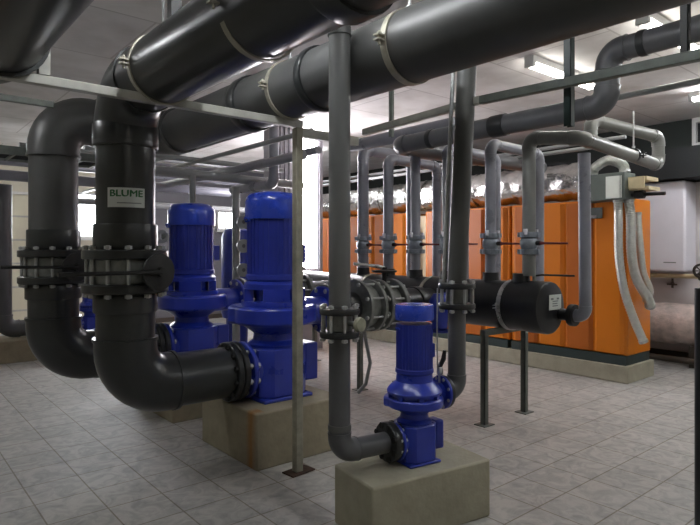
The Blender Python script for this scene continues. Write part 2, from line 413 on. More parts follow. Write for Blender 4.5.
# ================================================================== PUMPS
def make_pump(label, loc, sr, sz, rz=0, small=False):
    """vertical pump: suction block with inlet flange on -x, neck, round volute with outlet on +x, lantern, finned motor, fan cover"""
    t = thing('vertical_pump', label, 'pump', loc, 'blue vertical pumps', rz)
    S = lambda z: z*sz
    # suction block (z 0..0.40)
    b = MB(); w = .215*sr
    oc = [(-w, -w*.6), (-w*.6, -w), (w*.6, -w), (w, -w*.6), (w, w*.6), (w*.6, w), (-w*.6, w), (-w, w*.6)]
    b.prism(oc, S(.03), S(.40)); b.b2((-w*1.03, -w*1.03, 0), (w*1.03, w*1.03, S(.03)))
    b.build('suction_block', 'blue', t, bevel=.01)
    nz = MB().cyl((-w*.8, 0, S(.235)), (-w*1.25, 0, S(.235)), .155*sr, 28)
    nz.build('inlet_nozzle', 'blue', t)
    fl = flange_mb((-w*1.28, 0, S(.235)), (1, 0, 0), .215*sr, .035*sr); inl = fl.build('inlet_flange', 'blue', t)
    for k in range(10):
        a = 2*PI*(k+.5)/10; bolt_mb((-w*1.3, math.cos(a)*.185*sr, S(.235)+math.sin(a)*.185*sr), (1, 0, 0), .09*sr, .011*sr).build('bolt', 'galv', inl)
    # rear foot bracket with dark box
    MB().b2((w*1.02, -w*.55, S(.10)), (w*1.62, w*.35, S(.40))).build('foot_box', 'blue_dark', t, bevel=.012)
    # neck and volute: a thick round slab swelling towards the outlet
    MB().lathe([(.20*sr, S(.395)), (.205*sr, S(.42)), (.165*sr, S(.45)), (.16*sr, S(.50)), (.22*sr, S(.545)), (.27*sr, S(.575))], n=36).build('neck', 'blue', t)
    vp = []
    for k in range(40):
        a = 2*PI*k/40; r = (.315+.045*((a/(2*PI)+.55) % 1.0))*sr
        vp.append((r*math.cos(a), r*math.sin(a)))
    zv0, zv1 = (.575, .715) if not small else (.565, .665)
    MB().prism(vp, S(zv0), S(zv1)).build('volute', 'blue', t, bevel=.022*sr)
    xo = .485 if not small else .40
    zo = .645 if not small else .66
    MB().cyl((.2*sr, 0, S(zo)), ((xo-.015)*sr, 0, S(zo)), .115*sr, 28).build('outlet_nozzle', 'blue', t)
    of = flange_mb((xo*sr, 0, S(zo)), (1, 0, 0), .20*sr, .035*sr).build('outlet_flange', 'blue', t)
    for k in range(8):
        a = 2*PI*(k+.5)/8; bolt_mb(((xo+.015)*sr, math.cos(a)*.17*sr, S(zo)+math.sin(a)*.17*sr), (1, 0, 0), .09*sr, .011*sr).build('bolt', 'galv', of)
    # lantern with windows: four posts between two rings
    if small:
        l = MB().lathe([(.27*sr, S(.665)), (.27*sr, S(.70)), (.315*sr, S(.705)), (.32*sr, S(.73)), (.29*sr, S(.77)), (.215*sr, S(.83)), (.205*sr, S(.91))], n=40)
        for k in range(8):
            a = PI/8+k*PI/4; l.box((.285*sr*math.cos(a), .285*sr*math.sin(a), S(.685)), (.05*sr, .05*sr, S(.05)), a)
    else:
        l = MB().lathe([(.255*sr, S(.715)), (.255*sr, S(.755)), (.16*sr, S(.757)), (.16*sr, S(.845)), (.235*sr, S(.847)), (.235*sr, S(.885)), (.21*sr, S(.91))], n=36)
        for k in range(4):
            a = PI/4+k*PI/2+.3; l.box((.20*sr*math.cos(a), .20*sr*math.sin(a), S(.80)), (.07*sr, .20*sr, S(.10)), a)
    l.build('lantern', 'blue', t)
    # motor body: low fins all round
    mo = MB().lathe([(.205*sr, S(.905)), (.222*sr, S(.92)), (.222*sr, S(.955)), (.207*sr, S(.965)), (.207*sr, S(1.42))], n=40)
    for k in range(32):
        a = 2*PI*k/32
        mo.box((.207*sr*math.cos(a), .207*sr*math.sin(a), S(1.19)), (.011*sr, .010*sr, S(.45)), a)
    mo.build('motor', 'blue_dark', t)
    fc = MB().lathe([(.225*sr, S(1.39)), (.228*sr, S(1.40)), (.228*sr, S(1.525)), (.218*sr, S(1.565)), (.185*sr, S(1.593)), (.12*sr, S(1.605)), (.02*sr, S(1.607))] if not small else
                    [(.222*sr, S(1.46)), (.225*sr, S(1.465)), (.225*sr, S(1.60)), (.215*sr, S(1.618)), (.02*sr, S(1.622))], n=40)
    fc.build('fan_cover', 'blue_cap', t)
    tb = MB().box((.235*sr, .05*sr, S(1.12)), (.11*sr, .16*sr, S(.15))).build('terminal_box', 'blue_dark', t, bevel=.008)
    MB().cyl((.24*sr, .05*sr, S(1.045)), (.24*sr, .05*sr, S(.99)), .018*sr, 10).build('cable_gland', 'black', tb)
    eye = MB().sweep([(-.19*sr, 0, S(1.385))]+[(-.235*sr-.02*sr*math.sin(a), .035*sr*math.cos(a), S(1.37)+.03*sr*math.sin(a*1.0)) for a in [PI*k/6 for k in range(7)]], .008*sr, 8)
    eye.build('lifting_eye', 'blue_cap', t)
    return t
P2 = make_pump('large blue vertical pump on the tan block, in the middle behind the steel post', (2.475, 3.89, .40), 1, 1)
copy_thing(P2, (2.45, 5.35, .40), 'second large blue vertical pump, further back behind the stickered grey pipe')
p3 = (2.43, 2.315, .333)
P3 = make_pump('small blue vertical pump on the pale concrete block, nearest the camera', p3, .50, .558, R9, True)
copy_thing(P3, (2.62, 9.35, .30), 'small blue pump far back, seen between the two thick grey pipes', 0)

# ================================================================== LARGE PIPES
ZV = 1.41
# pipe 2 and ceiling pipe A
zi = .635
low2 = pipe_run('suction_pipe', 'thick dark grey elbow pipe rising from the middle large pump inlet', 'pipe', [(1.32, 3.9, ZV-.14), (1.32, 3.9, zi), (2.09, 3.9, zi)], .187, 'pvc', 'thick suction pipes', origin=(1.32, 3.9, zi-.2))
sleeve(low2, (1.32, 3.9, 1.20), (0, 0, 1), .187, .12)
low1 = pipe_run('suction_pipe', 'thick dark grey elbow pipe of the second large pump, left of the stickered pipe', 'pipe', [(1.21, 5.35, ZV-.14), (1.21, 5.35, zi), (2.09, 5.35, zi)], .197, 'pvc', 'thick suction pipes', origin=(1.21, 5.35, zi-.2))
sleeve(low1, (1.21, 5.35, 1.20), (0, 0, 1), .2, .12)
for rt, y in ((low2, 3.9), (low1, 5.35)):
    for dx in (0, .055):
        fo = flange_mb((2.075+dx, y, zi), (1, 0, 0), .222, .045).build('inlet_flange', 'pvc_dark', rt, world=True)
        if dx == 0:
            for k in range(12):
                a = 2*PI*(k+.5)/12; b = bolt_mb(Vector((2.09, y+math.cos(a)*.19, zi+math.sin(a)*.19)), (1, 0, 0), .12, .012)
                b.v = [q-Vector(rt['o']) for q in b.v]; b.build('bolt', 'iron', fo)
YE = -2.55
up2 = pipe_run('ceiling_pipe', 'thick dark pipe with the white sticker, rising and bending along the ceiling overhead', 'pipe', [(1.32, 3.9, ZV+.14), (1.32, 3.9, 2.61), (1.36, YE, 2.585)], .187, 'pvc', 'thick ceiling pipes', bend=1.6, R_last=.198)
sleeve(up2, (1.32, 3.9, 1.64), (0, 0, 1), .187, .16)
sleeve(up2, (1.32, 3.9, 2.30), (0, 0, 1), .19, .15)
sleeve(up2, (1.336, 1.6, 2.60), (0, 1, 0), .198, .12, name='coupling')
up1 = pipe_run('ceiling_pipe', 'thick grey pipe from the leftmost riser, running along the ceiling behind the steel post', 'pipe', [(1.21, 5.35, ZV+.14), (1.21, 5.35, 2.68), (2.20, 5.35, 2.65), (2.20, YE, 2.59)], .19, 'pvc_b', 'thick ceiling pipes')
sleeve(up1, (1.21, 5.35, 1.64), (0, 0, 1), .19, .16)
sleeve(up1, (2.20, 3.75, 2.637), (0, 1, 0), .19, .10)
sleeve(up1, (2.20, 2.9, 2.63), (0, 1, 0), .19, .06)
pipe_run('ceiling_pipe', 'very dark thick pipe crossing the top left corner', 'pipe', [(.50, YE, 2.62), (.50, 3.6, 2.62), (-2.95, 3.6, 2.62)], .2, 'pvc_dark', 'thick ceiling pipes')
# sticker on pipe 2
ROFF = .2065
cam_dir = math.atan2(-3.9, -1.32)
def on_cyl(c, R, ang0, x, z, dr=0):   # x runs along the circumference seen from outside, left to right
    a = ang0+x/R
    return Vector((c[0]+(R+dr)*math.cos(a), c[1]+(R+dr)*math.sin(a), c[2]+z))
def curved_patch(c, R, ang0, w, h, nseg=14, dr0=0, dr1=.002):
    mb = MB(); vs = []
    for k in range(nseg+1):
        x = -w/2+w*k/nseg
        for z in (-h/2, h/2):
            vs.append(on_cyl(c, R, ang0, x, z, dr0)); vs.append(on_cyl(c, R, ang0, x, z, dr1))
    fs = []
    for k in range(nseg):
        a = 4*k; b = a+4
        fs += [(a+1, b+1, b+3, a+3), (a, a+2, b+2, b), (a, b, b+1, a+1), (a+2, a+3, b+3, b+2)]
    fs += [(0, 1, 3, 2), (4*nseg, 4*nseg+2, 4*nseg+3, 4*nseg+1)]
    return mb.add(vs, fs)
def text_mesh(s, size, bold=0.):
    cu = bpy.data.curves.new('t', 'FONT'); cu.body = s; cu.size = size; cu.align_x = 'CENTER'; cu.align_y = 'CENTER'; cu.offset = bold; cu.extrude = .0008
    cu.resolution_u = 3
    o = bpy.data.objects.new('t', cu); COL.objects.link(o); dg = bpy.context.evaluated_depsgraph_get(); dg.update()
    me = bpy.data.meshes.new_from_object(o.evaluated_get(dg))
    vs = [v.co.copy() for v in me.vertices]; fs = [tuple(p.vertices) for p in me.polygons]
    bpy.data.objects.remove(o); bpy.data.curves.remove(cu); bpy.data.meshes.remove(me)
    return vs, fs
sc = (1.32, 3.9, 1.885)
st = thing('sticker', 'white sticker with green lettering on the thick upright pipe', 'sticker', sc)
curved_patch(sc, .187, cam_dir+.02, .235, .125, dr0=.0005, dr1=.002).build('sticker_sheet', 'label', st, world=True)
vs, fs = text_mesh('BLUME', .06, 0)
wx = max(v.x for v in vs)-min(v.x for v in vs); k_ = .20/wx
mb = MB(); mb.add([on_cyl((sc[0], sc[1], sc[2]+.025), .187, cam_dir+.02, v.x*k_, v.y, .0028+v.z) for v in vs], fs)
for q in (-.0022, .0022): mb.add([on_cyl((sc[0], sc[1], sc[2]+.025), .187, cam_dir+.02, v.x*k_+q, v.y+q*.6, .0028+v.z*.5) for v in vs], fs)
mb.build('lettering', 'green', st, world=True)
mb = curved_patch((sc[0], sc[1], sc[2]-.035), .187, cam_dir+.12, .15, .006, dr0=.002, dr1=.0026); mb.build('printed_line', 'ink', st, world=True)

# big butterfly valves on the risers
butterfly('black lever butterfly valve on the stickered thick pipe', (1.32, 3.9, ZV), .19, .16, .06, .272, 12, .012, (-1, 0, 0), (.28, -1, 0), 'butterfly valves on the thick pipes', .6)
butterfly('black lever butterfly valve on the leftmost thick riser', (1.21, 5.35, ZV), .19, .16, .06, .272, 12, .012, (-1, 0, .02), (.28, -1, 0), 'butterfly valves on the thick pipes', .55)

# clamps
clamp('clamp on the sticker pipe just past its upper bend', (1.325, 3.28, 2.606), (0, 1, 0), .198, hang=ZC)
clamp('near clamp on the overhead pipe at the top of the picture', (1.342, 2.22, 2.60), (0, 1, 0), .198, hang=ZC)
clamp('bolted clamp on the second ceiling pipe, above the steel post', (2.20, 3.25, 2.633), (0, 1, 0), .19, hang=ZC)
clamp('wide pale clamp on the second ceiling pipe, right of the thin upright pipe', (2.20, 2.13, 2.624), (0, 1, 0), .19, .04, hang=ZC)

o = MB().b2((1.30, 3.10, 2.79), (1.36, 3.16, ZC)).build('pipe_hanger', 'iron'); tag(o, 'black hanger bar between the sticker pipe and the ceiling', 'hanger')
# thin upright pipe V and its valve
RV = .0585
pv = (1.945, 2.405)
ZV3 = 1.16
pvl = pipe_run('suction_pipe', 'slim grey upright pipe bending into the small front pump', 'pipe', [(pv[0], pv[1], ZV3-.08), (pv[0], pv[1], .464), (2.26, 2.405-.156*.32, .464)], RV, 'pvc_grey', origin=(pv[0], pv[1], .4), bend=1.45)
sleeve(pvl, (pv[0], pv[1], .60), (0, 0, 1), RV, .03, 'pvc_dusty')
dv = Vector((.988, -.156, 0))
ff = flange_mb(Vector((2.275, 2.354, .464))-dv*.01, dv, .112, .05).build('inlet_flange', 'pvc_dark', pvl, world=True)
for k in range(8):
    a = 2*PI*(k+.5)/8; u, v, d_ = frame(dv); p = Vector((2.275, 2.354, .464))+(u*math.cos(a)+v*math.sin(a))*.094
    b = bolt_mb(p, dv, .09, .010); b.v = [q-Vector(pvl['o']) for q in b.v]; b.build('bolt', 'iron', ff)
pipe_run('upright_pipe', 'slim dusty grey upright pipe, centre, rising past the ceiling pipe', 'pipe', [(pv[0], pv[1], ZV3+.08), (pv[0], pv[1], 2.84), (1.44, 2.30, 2.72)], RV, 'pvc_dusty', bend=1.6)
butterfly('small flanged valve with round pale knob on the slim centre pipe', (*pv, ZV3), RV, .09, .032, .108, 8, .0085, None, (.15, -1, 0), 'valves of the small pump', knob='knob')

# pipe W
wx, wy = 2.757, 2.30
zo3 = .333+.66*.558
fx = 2.43+.2175*.988; fy = 2.315-.2175*.156
pw = pipe_run('discharge_pipe', 'short grey pipe bending from the small front pump outlet up to its valve', 'pipe', [(fx, fy, zo3), (wx, fy-.010, zo3), (wx, fy-.010, 1.19)], .054, 'pvc_grey', bend=1.3)
flange_mb((fx, fy, zo3), dv, .098, .03).build('outlet_flange', 'pvc_dark', pw, world=True)
wy = fy-.010
pipe_run('upright_pipe', 'leaning slim grey upright pipe above the black tank, right of centre', 'pipe', [(wx, wy, 1.35), (wx+.075, wy-.06, 3.39)], .0585, 'pvc_b')
butterfly('small flanged valve on the leaning pipe, in front of the black tank', (wx, wy, 1.27), .056, .09, .032, .112, 8, .0085, None, (.15, -1, 0), 'valves of the small pump')
t = thing('tap', 'small metal tap with black lever standing on the small pump outlet', 'tap', (fx-.02, fy+.02, zo3+.05))
MB().cyl((fx-.02, fy+.01, zo3+.04), (fx-.02, fy+.01, zo3+.17), .011, 10).lathe([(.012, .10), (.02, .11), (.02, .14), (.012, .15)], (fx-.02, fy+.01, zo3), (0, 0, 1), 12).build('tap_body', 'steel', t, world=True)
MB().sweep([(fx-.02, fy+.01, zo3+.15), (fx-.01, fy-.01, zo3+.20), (fx-.005, fy-.015, zo3+.25)], [.012, .015, .011], 8).build('lever', 'black', t, world=True)
MB().sweep([(fx-.03, fy+.02, zo3+.14), (fx-.035, fy+.02, zo3+.4), (fx-.03, fy+.02, zo3+.62)], .005, 6).build('capillary_tube', 'galv', t, world=True)
# thin conduit beside W
pipe_run('conduit', 'thin steel conduit standing close left of the leaning slim pipe', 'conduit', [(wx-.05, wy+.06, 1.36), (wx+.02, wy+.005, 3.39)], .013, 'galv')

# ================================================================== STEEL SUPPORT FRAME
def lchan(mb, a, b, w=.05, t=.006, flip=1):
    a = Vector(a); b = Vector(b); u, v, d = frame(b-a)
    L = (b-a).length; c = (a+b)/2
    R = Matrix((u, v, d)).transposed()
    mb.box(c+u*(w/2-t/2)*flip, (t, w, L), R); mb.box(c+v*(w/2-t/2), (w, t, L), R)
t = thing('steel_post', 'tall square steel post on a rusty plate beside the tan block', 'post', (2.30, 3.31, 0))
MB().b2((2.272, 3.282, 0.008), (2.328, 3.338, 2.40)).build('post_tube', 'post', t, world=True, bevel=.004)
MB().box((2.31, 3.31, .005), (.20, .12, .01), .1).build('base_plate', 'rust', t, world=True)
o = MB().b2((-1.6, 3.285, 2.403), (2.33, 3.335, 2.453)).build('steel_beam', 'strut', bevel=.004)
tag(o, 'pale horizontal steel beam running from top left to the steel post', 'beam', 'pipe support beams')
mb = MB(); R_ = lambda y: 2.43-.03*(y-2.14)/1.06
mb.add([(x, y, R_(y)+dz) for y in (2.14, 3.2) for x in (2.80, 2.845) for dz in (0, .045)], [(0, 1, 3, 2), (4, 6, 7, 5), (0, 4, 5, 1), (2, 3, 7, 6), (0, 2, 6, 4), (1, 5, 7, 3)])
o = mb.build('steel_beam', 'strut', bevel=.004)
tag(o, 'short pale steel beam from the post to the leaning pipe', 'beam', 'pipe support beams')
o = MB().add([(x, y, z+dz) for y, z in ((-1.6, 2.31), (2.14, 2.425)) for x in (2.80, 2.845) for dz in (0, .048)], [(0, 1, 3, 2), (4, 6, 7, 5), (0, 4, 5, 1), (2, 3, 7, 6), (0, 2, 6, 4), (1, 5, 7, 3)]).build('steel_beam', 'leg', bevel=.004)
tag(o, 'dark steel beam from the leaning pipe to the right edge', 'beam', 'pipe support beams')
MB().b2((2.31, 3.288, 2.34), (2.845, 3.332, 2.402)).build('beam_bracket', 'strut', t, world=True)
o = MB().b2((-1.6, 4.42, 2.55), (1.0, 4.46, 2.59)).build('steel_beam', 'leg'); tag(o, 'thin dark steel beam at the left, behind the pale one', 'beam', 'pipe support beams')
def hanger(label, x, y, z0, z1, m='strut', w=.041, slots=False):
    mb = MB(); mb.b2((x-w/2, y-w/2, z0), (x+w/2, y-w/2+.004, z1)).b2((x-w/2, y-w/2, z0), (x-w/2+.004, y+w/2, z1)).b2((x+w/2-.004, y-w/2, z0), (x+w/2, y+w/2, z1))
    if slots:
        z = z0+.05
        while z < z1-.05: mb.b2((x-.008, y-w/2-.003, z), (x+.008, y-w/2+.001, z+.035)); z += .08
    t = thing('strut_hanger', label, 'hanger', (x, y, z0), 'strut hangers')
    mb.build('channel', m, t, world=True)
    MB().box((x, y, z1-.004), (.12, .12, .008)).build('top_plate', m, t, world=True)
    return t
hanger('pale strut hanger above the beam, top left', .70, 3.31, 2.455, ZC, 'strut', .055)
hanger('dark strut hanger right of centre, dropping from the ceiling to the bent pipe', 2.87, 1.60, 2.21, ZC, 'base')
hanger('slotted dark strut hanger near the top right corner', 2.87, 1.03, 2.42, ZC, 'iron', .034, True)
hanger('slim strut hanger beside the far bluish pipe, left of the leaning pipe', 3.2, 3.3, 2.45, ZC, 'leg', .03)

# ================================================================== HEADER TANK
HX, HZ, HR = 4.5, 1.05, .22
h = thing('header_tank', 'long black cylindrical header tank on steel legs before the orange boilers', 'tank', (HX, 2.75, HZ))
MB().cyl((HX, 2.74, HZ), (HX, 6.9, HZ), HR, 48).build('tank_body', 'black', h, world=True)
MB().lathe([(HR*.9, 0), (HR*1.01, .012), (HR*1.035, .03), (HR*1.035, .20), (HR*1.0, .205)], (HX, 2.67, HZ), (0, 1, 0), 48).build('end_cap', 'black', h, world=True)
# label on the end cap
hl = MB().b2((HX-.045, 2.664, HZ-.015), (HX+.145, 2.6675, HZ+.115)).build('cap_label', 'label', h, world=True)
x_ = MB()
for k, (w_, z_) in enumerate(((.04, .065), (.035, .065), (.09, .04), (.08, .02), (.085, 0))):
    xo = [-.045, .015, -.012, -.016, -.014][k]; xo = xo*1.5+.068; z_ += .018; x_.b2((HX+xo-w_/2, 2.6632, HZ+z_-.004-(.008 if k < 2 else 0)), (HX+xo+w_/2, 2.6642, HZ+z_+.004))
x_.v = [q-Vector(h['o']) for q in x_.v]; x_.build('printed_lines', 'ink', hl)
# side nozzle at the end to the last riser
MB().cyl((HX+.14, 2.70, HZ-.06), (HX+.14, 2.54, HZ-.06), .052, 24).build('end_nozzle', 'black', h, world=True)
fn = flange_mb((HX+.14, 2.55, HZ-.06), (0, 1, 0), .095, .05).build('end_flange', 'iron', h, world=True)
# saddle stubs
for y in (5.12, 4.69, 4.27, 3.83, 3.30, 2.97):
    MB().lathe([(.085, 0), (.075, .06), (.075, .10)], (HX, y, HZ+HR-.03), (0, 0, 1), 20).build('saddle', 'black', h, world=True)
for i, (y, lb) in enumerate(((3.06, 'pale strap clamp round the black tank, near its end'), (4.02, 'strap clamp round the black tank behind the leaning pipe'), (4.95, 'strap clamp round the black tank beside the flanged cross pipe'))):
    clamp(lb, (HX, y, HZ), (0, 1, 0), HR, .04, None, 'tank strap clamps', (-1, 0, 0), 'steel' if i == 0 else 'clampm')
def stand(label, y):
    t = thing('tank_stand', label, 'stand', (HX, y, 0), 'steel tank stands')
    for sx in (-.31, .31):
        l = MB().b2((HX+sx-.025, y-.025, .008), (HX+sx+.025, y-.017, .80)).b2((HX+sx-.025, y-.025, .008), (HX+sx-.017, y+.025, .80))
        lg = l.build('leg', 'leg', t, world=True)
        b = MB().box((HX+sx, y, .004), (.14, .12, .008)); b.v = [q-Vector(t['o']) for q in b.v]; b.build('foot_plate', 'leg', lg)
    MB().b2((HX-.34, y-.025, .79), (HX+.34, y+.025, .842)).build('cross_bar', 'leg', t, world=True)
    return t
stand('two-legged steel stand under the near end of the black tank', 3.14)
stand('two-legged steel stand under the black tank, seen past the slim centre pipe', 4.82)
stand('two-legged steel stand under the far end of the black tank', 6.5)

# blue strainer at the tank side
t = thing('strainer', 'blue flanged strainer on the side of the black tank behind the leaning pipe', 'strainer', (4.12, 3.6, .8))
MB().lathe([(.05, -.22), (.075, -.2), (.085, -.05), (.10, .05), (.06, .12)], (4.12, 3.6, 1.02), (0, 0, 1), 24).build('strainer_body', 'blue', t, world=True)
MB().cyl((4.12, 3.6, 1.04), (HX-HR+.005, 3.6, 1.04), .06, 20).build('nozzle', 'blue', t, world=True)
flange_mb((4.235, 3.6, 1.04), (1, 0, 0), .11, .03).build('flange', 'blue', t, world=True)
MB().lathe([(.03, 0), (.095, .01), (.095, .035), (.03, .05)], (4.12, 3.6, .77), (0, 0, 1), 20).build('drain_cap', 'blue_dark', t, world=True)

# ================================================================== DISCHARGE LINES of the large pumps (along +X to the tank)
def discharge(y, tail, group):
    zc = 1.045
    t = thing('discharge_pipe', 'thick grey flanged pipe from the '+tail+' to the black tank', 'pipe', (2.98, y, zc), group)
    MB().cyl((2.965, y, zc), (3.30, y, zc), .135, 32).build('pipe', 'pvc_dark', t, world=True)
    flange_mb((2.985, y, zc), (1, 0, 0), .215, .04).build('flange', 'cast', t, world=True)
    flange_mb((3.12, y, zc), (1, 0, 0), .20, .03).build('flange', 'pvc_dark', t, world=True)
    MB().cyl((3.84, y, zc), (HX-HR+.02, y, zc-.02), .145, 32).build('pipe', 'pvc_dark', t, world=True)
    sleeve(t, (4.12, y, zc-.01), (1, 0, 0), .145, .1, 'pvc_dark')
    # check valve body in pale cast metal
    cv = thing('check_valve', 'pale metal check valve with ribs on the '+tail+' outlet line', 'valve', (3.42, y, zc), 'check valves on the cross pipes')
    MB().lathe([(.15, -.105), (.24, -.10), (.24, -.07), (.19, -.06), (.20, .0), (.185, .06), (.235, .07), (.235, .10), (.15, .105)], (3.42, y, zc), (1, 0, 0), 40).build('valve_body', 'cast', cv, world=True)
    for k in range(8):
        a = 2*PI*(k+.5)/8; bolt_mb((3.42, y+math.cos(a)*.215, zc+math.sin(a)*.215), (1, 0, 0), .26, .010).build('bolt', 'galv', cv, world=True)
    bv = butterfly('pale lever valve at the tank end of the '+tail+' outlet line', (3.69, y, zc), .155, .13, .05, .235, 10, .010, (-.85, .4, .12), (0, 0, 1), 'valves on the cross pipes', .30, None, 'steel', 'cast', (1, 0, 0))
    return t
discharge(3.9, 'middle large pump', 'cross pipes to the tank')
discharge(5.35, 'second large pump', 'cross pipes to the tank')

# ================================================================== RISERS
def ball_valve(label, x, y, z=1.61, m='valve'):
    t = thing('ball_valve', label, 'valve', (x, y, z), 'ball valves on the risers')
    MB().lathe([(.052, -.07), (.066, -.05), (.078, -.02), (.078, .02), (.066, .05), (.052, .07)], (x, y, z), (0, 0, 1), 20).build('valve_body', 'valve', t, world=True)
    for sg in (-1, 1):
        mb = MB().lathe([(.055, -.025), (.088, -.022), (.088, .022), (.055, .025)], (x, y, z+sg*.075), (0, 0, 1), 20)
        for k in range(8):
            a = 2*PI*k/8; mb.box((x+.09*math.cos(a), y+.09*math.sin(a), z+sg*.075), (.02, .025, .04), a)
        mb.build('union_nut', m, t, world=True)
    MB().cyl((x, y-.06, z), (x, y-.115, z), .02, 12).build('stem', 'iron', t, world=True)
    MB().sweep([(x, y-.11, z), (x+.005, y-.15, z), (x+.02, y-.36, z-.004)], [.018, .011, .009], 10).build('lever', 'redh', t, world=True)
    for sg in (-1, 1): MB().box((x+sg*.085, y-.02, z+.10), (.02, .03, .05)).build('clip', 'white', t, world=True)
    return t
ords = [(5.12, 2.74, 'first riser from the left'), (4.69, 2.58, 'second riser from the left'), (4.27, 2.60, 'third riser from the left'), (3.83, 2.58, 'fourth riser, hidden behind the leaning pipe'), (3.30, 2.55, 'riser right of the leaning pipe')]
XB = 5.32
RR = .052
for i, (y, zt, nm) in enumerate(ords):
    z0 = HZ+HR+.05
    bx = 6.715
    pts = [(HX, y, z0), (HX, y, zt), (XB, y, zt-.01), (XB, y, HZ-.03), (HX+HR-.02, y, HZ-.03)]
    mtl = 'bluish'
    pipe_run('riser_pipe', 'grey looped riser pipe above the black tank, '+nm, 'pipe', pts, (.066, .058, .052, .052, .052)[i], mtl, 'tank riser pipes', bend=1.5, n=24)
    ball_valve('small union valve with red lever on the '+nm, HX, y)
# riser at x=531 turning to the right, then the long cross pipe
yl = 2.42
pts = [(HX, 2.97-.08, HZ+HR+.05), (HX, 2.89, 2.545), (HX+.03, yl, 2.48), (6.05, yl, 2.395), (6.05, yl, 2.68), (5.12, yl+.22, 2.755), (5.12, yl+.22, 2.50)]
lp = pipe_run('riser_pipe', 'grey riser bending into the long pale pipe that loops at the right', 'pipe', pts, .058, 'pvc_long', 'tank riser pipes', bend=1.35, n=24)
ball_valve('small union valve with red lever on the riser nearest the tank end', HX, 2.89)
pr = pipe_run('riser_pipe', 'bluish slim riser bent out of the tank end flange', 'pipe', [(HX+.14, 2.53, HZ-.06), (HX+.14, 2.44, HZ-.06), (HX+.10, yl+.01, 2.36)], .05, 'bluish', 'tank riser pipes', bend=1.4, n=24)
clamp('small clamp on the long pale cross pipe at the right', (5.5, yl, 2.437), (1, 0, 0), .058, .03, 2.85, 'small pipe clamps', (0, 1, 0), 'pvc_dark')
# lever of last valve
t = thing('tank_drain_lever', 'black lever cock on top of the tank end', 'lever', (HX+.02, 2.85, HZ+HR), None)
MB().cyl((HX+.02, 2.85, HZ+HR), (HX+.02, 2.85, HZ+HR+.05), .018, 10).build('stem', 'cast', t, world=True)
MB().sweep([(HX+.02, 2.85, HZ+HR+.05), (HX+.06, 2.80, HZ+HR+.06), (HX+.22, 2.58, HZ+HR+.055)], .009, 8).build('lever', 'iron', t, world=True)

# bent pipe D at the upper right, running far left behind
pd = pipe_run('bent_pipe', 'grey ceiling pipe at the top right with a double bend, running back over the risers', 'pipe', [(4.02, YE, 2.95), (4.02, 1.94, 2.95), (4.02, 1.96, 2.58), (4.02, 4.06, 2.585), (6.6, 4.06, 2.60)], .082, 'pvc_grey', bend=1.3)
sleeve(pd, (4.02, 1.70, 2.95), (0, 1, 0), .082, .05, 'pvc_dark'); sleeve(pd, (4.02, 2.86, 2.582), (0, 1, 0), .084, .14, 'pvc_dark'); sleeve(pd, (4.02, 3.6, 2.584), (0, 1, 0), .084, .05, 'pvc_dark')
pe = pipe_run('overhead_pipe', 'bluish overhead pipe high behind the beam, above the riser loops', 'pipe', [(4.32, 3.56, 2.76), (4.32, 5.3, 2.76)], .07, 'bluish', 'overhead pipes along the room')
pipe_run('overhead_pipe', 'thin pale overhead pipe at the upper right, before the dark beam', 'pipe', [(4.6, YE, 2.77), (4.6, 2.8, 2.77)], .024, 'pvc_pale', 'overhead pipes along the room')
pipe_run('overhead_pipe', 'thin bright overhead pipe left of the pier, upper of two', 'pipe', [(3.05, 4.4, 2.79), (3.05, 11.9, 2.79)], .030, 'pvc_pale', 'overhead pipes along the room')
pipe_run('overhead_pipe', 'thin bright overhead pipe left of the pier, lower of two', 'pipe', [(3.22, 4.4, 2.68), (3.22, 11.9, 2.68)], .026, 'pvc_pale', 'overhead pipes along the room')
pipe_run('overhead_pipe', 'grey overhead pipe in the far left background', 'pipe', [(3.55, 5.0, 2.56), (3.55, 11.9, 2.56)], .05, 'bluish', 'overhead pipes along the room')
pipe_run('cross_pipe', 'pale pipe crossing the room behind the two large pumps', 'pipe', [(1.9, 6.45, 2.47), (4.55, 6.45, 2.43)], .055, 'pvc_pale', 'cross pipes in the background')
pipe_run('cross_pipe', 'thinner pipe crossing higher up behind the two large pumps', 'pipe', [(1.9, 7.0, 2.73), (4.6, 7.0, 2.70)], .035, 'pvc_pale', 'cross pipes in the background')
pipe_run('cross_pipe', 'grey pipe crossing far back under the ceiling, before the windows', 'pipe', [(-2.9, 8.6, 2.55), (4.6, 8.6, 2.50)], .07, 'bluish', 'cross pipes in the background')
pipe_run('cross_pipe', 'grey pipe crossing farthest back over the windows', 'pipe', [(-2.9, 10.2, 2.95), (6.6, 10.2, 2.90)], .07, 'bluish', 'cross pipes in the background')
pipe_run('cross_pipe', 'pipe crossing far back lowest over the windows', 'pipe', [(2.2, 9.4, 2.30), (6.6, 9.4, 2.28)], .05, 'pvc_pale', 'cross pipes in the background')
pipe_run('overhead_pipe', 'thin pale conduit above the foil duct, front one', 'pipe', [(6.0, 2.9, 2.66), (6.0, 10.0, 2.66)], .022, 'pvc_pale', 'overhead pipes along the room')
pipe_run('overhead_pipe', 'thin pale conduit above the foil duct, rear one', 'pipe', [(6.4, 2.9, 2.80), (6.4, 10.0, 2.80)], .022, 'pvc_pale', 'overhead pipes along the room')
hh = MB().sweep([(4.05, 4.62, .82), (4.06, 4.58, .6), (4.10, 4.55, .35), (4.08, 4.6, .12), (4.02, 4.66, .02)], .02, 12).build('hanging_hose', 'pvc_pale')
tag(hh, 'pale hose hanging below the black tank beside its stand', 'hose')
pipe_run('cross_pipe', 'pale pipe in the background crossing between the two window rows', 'pipe', [(2.4, 7.7, 2.60), (4.6, 7.7, 2.60)], .045, 'bluish', 'cross pipes in the background')
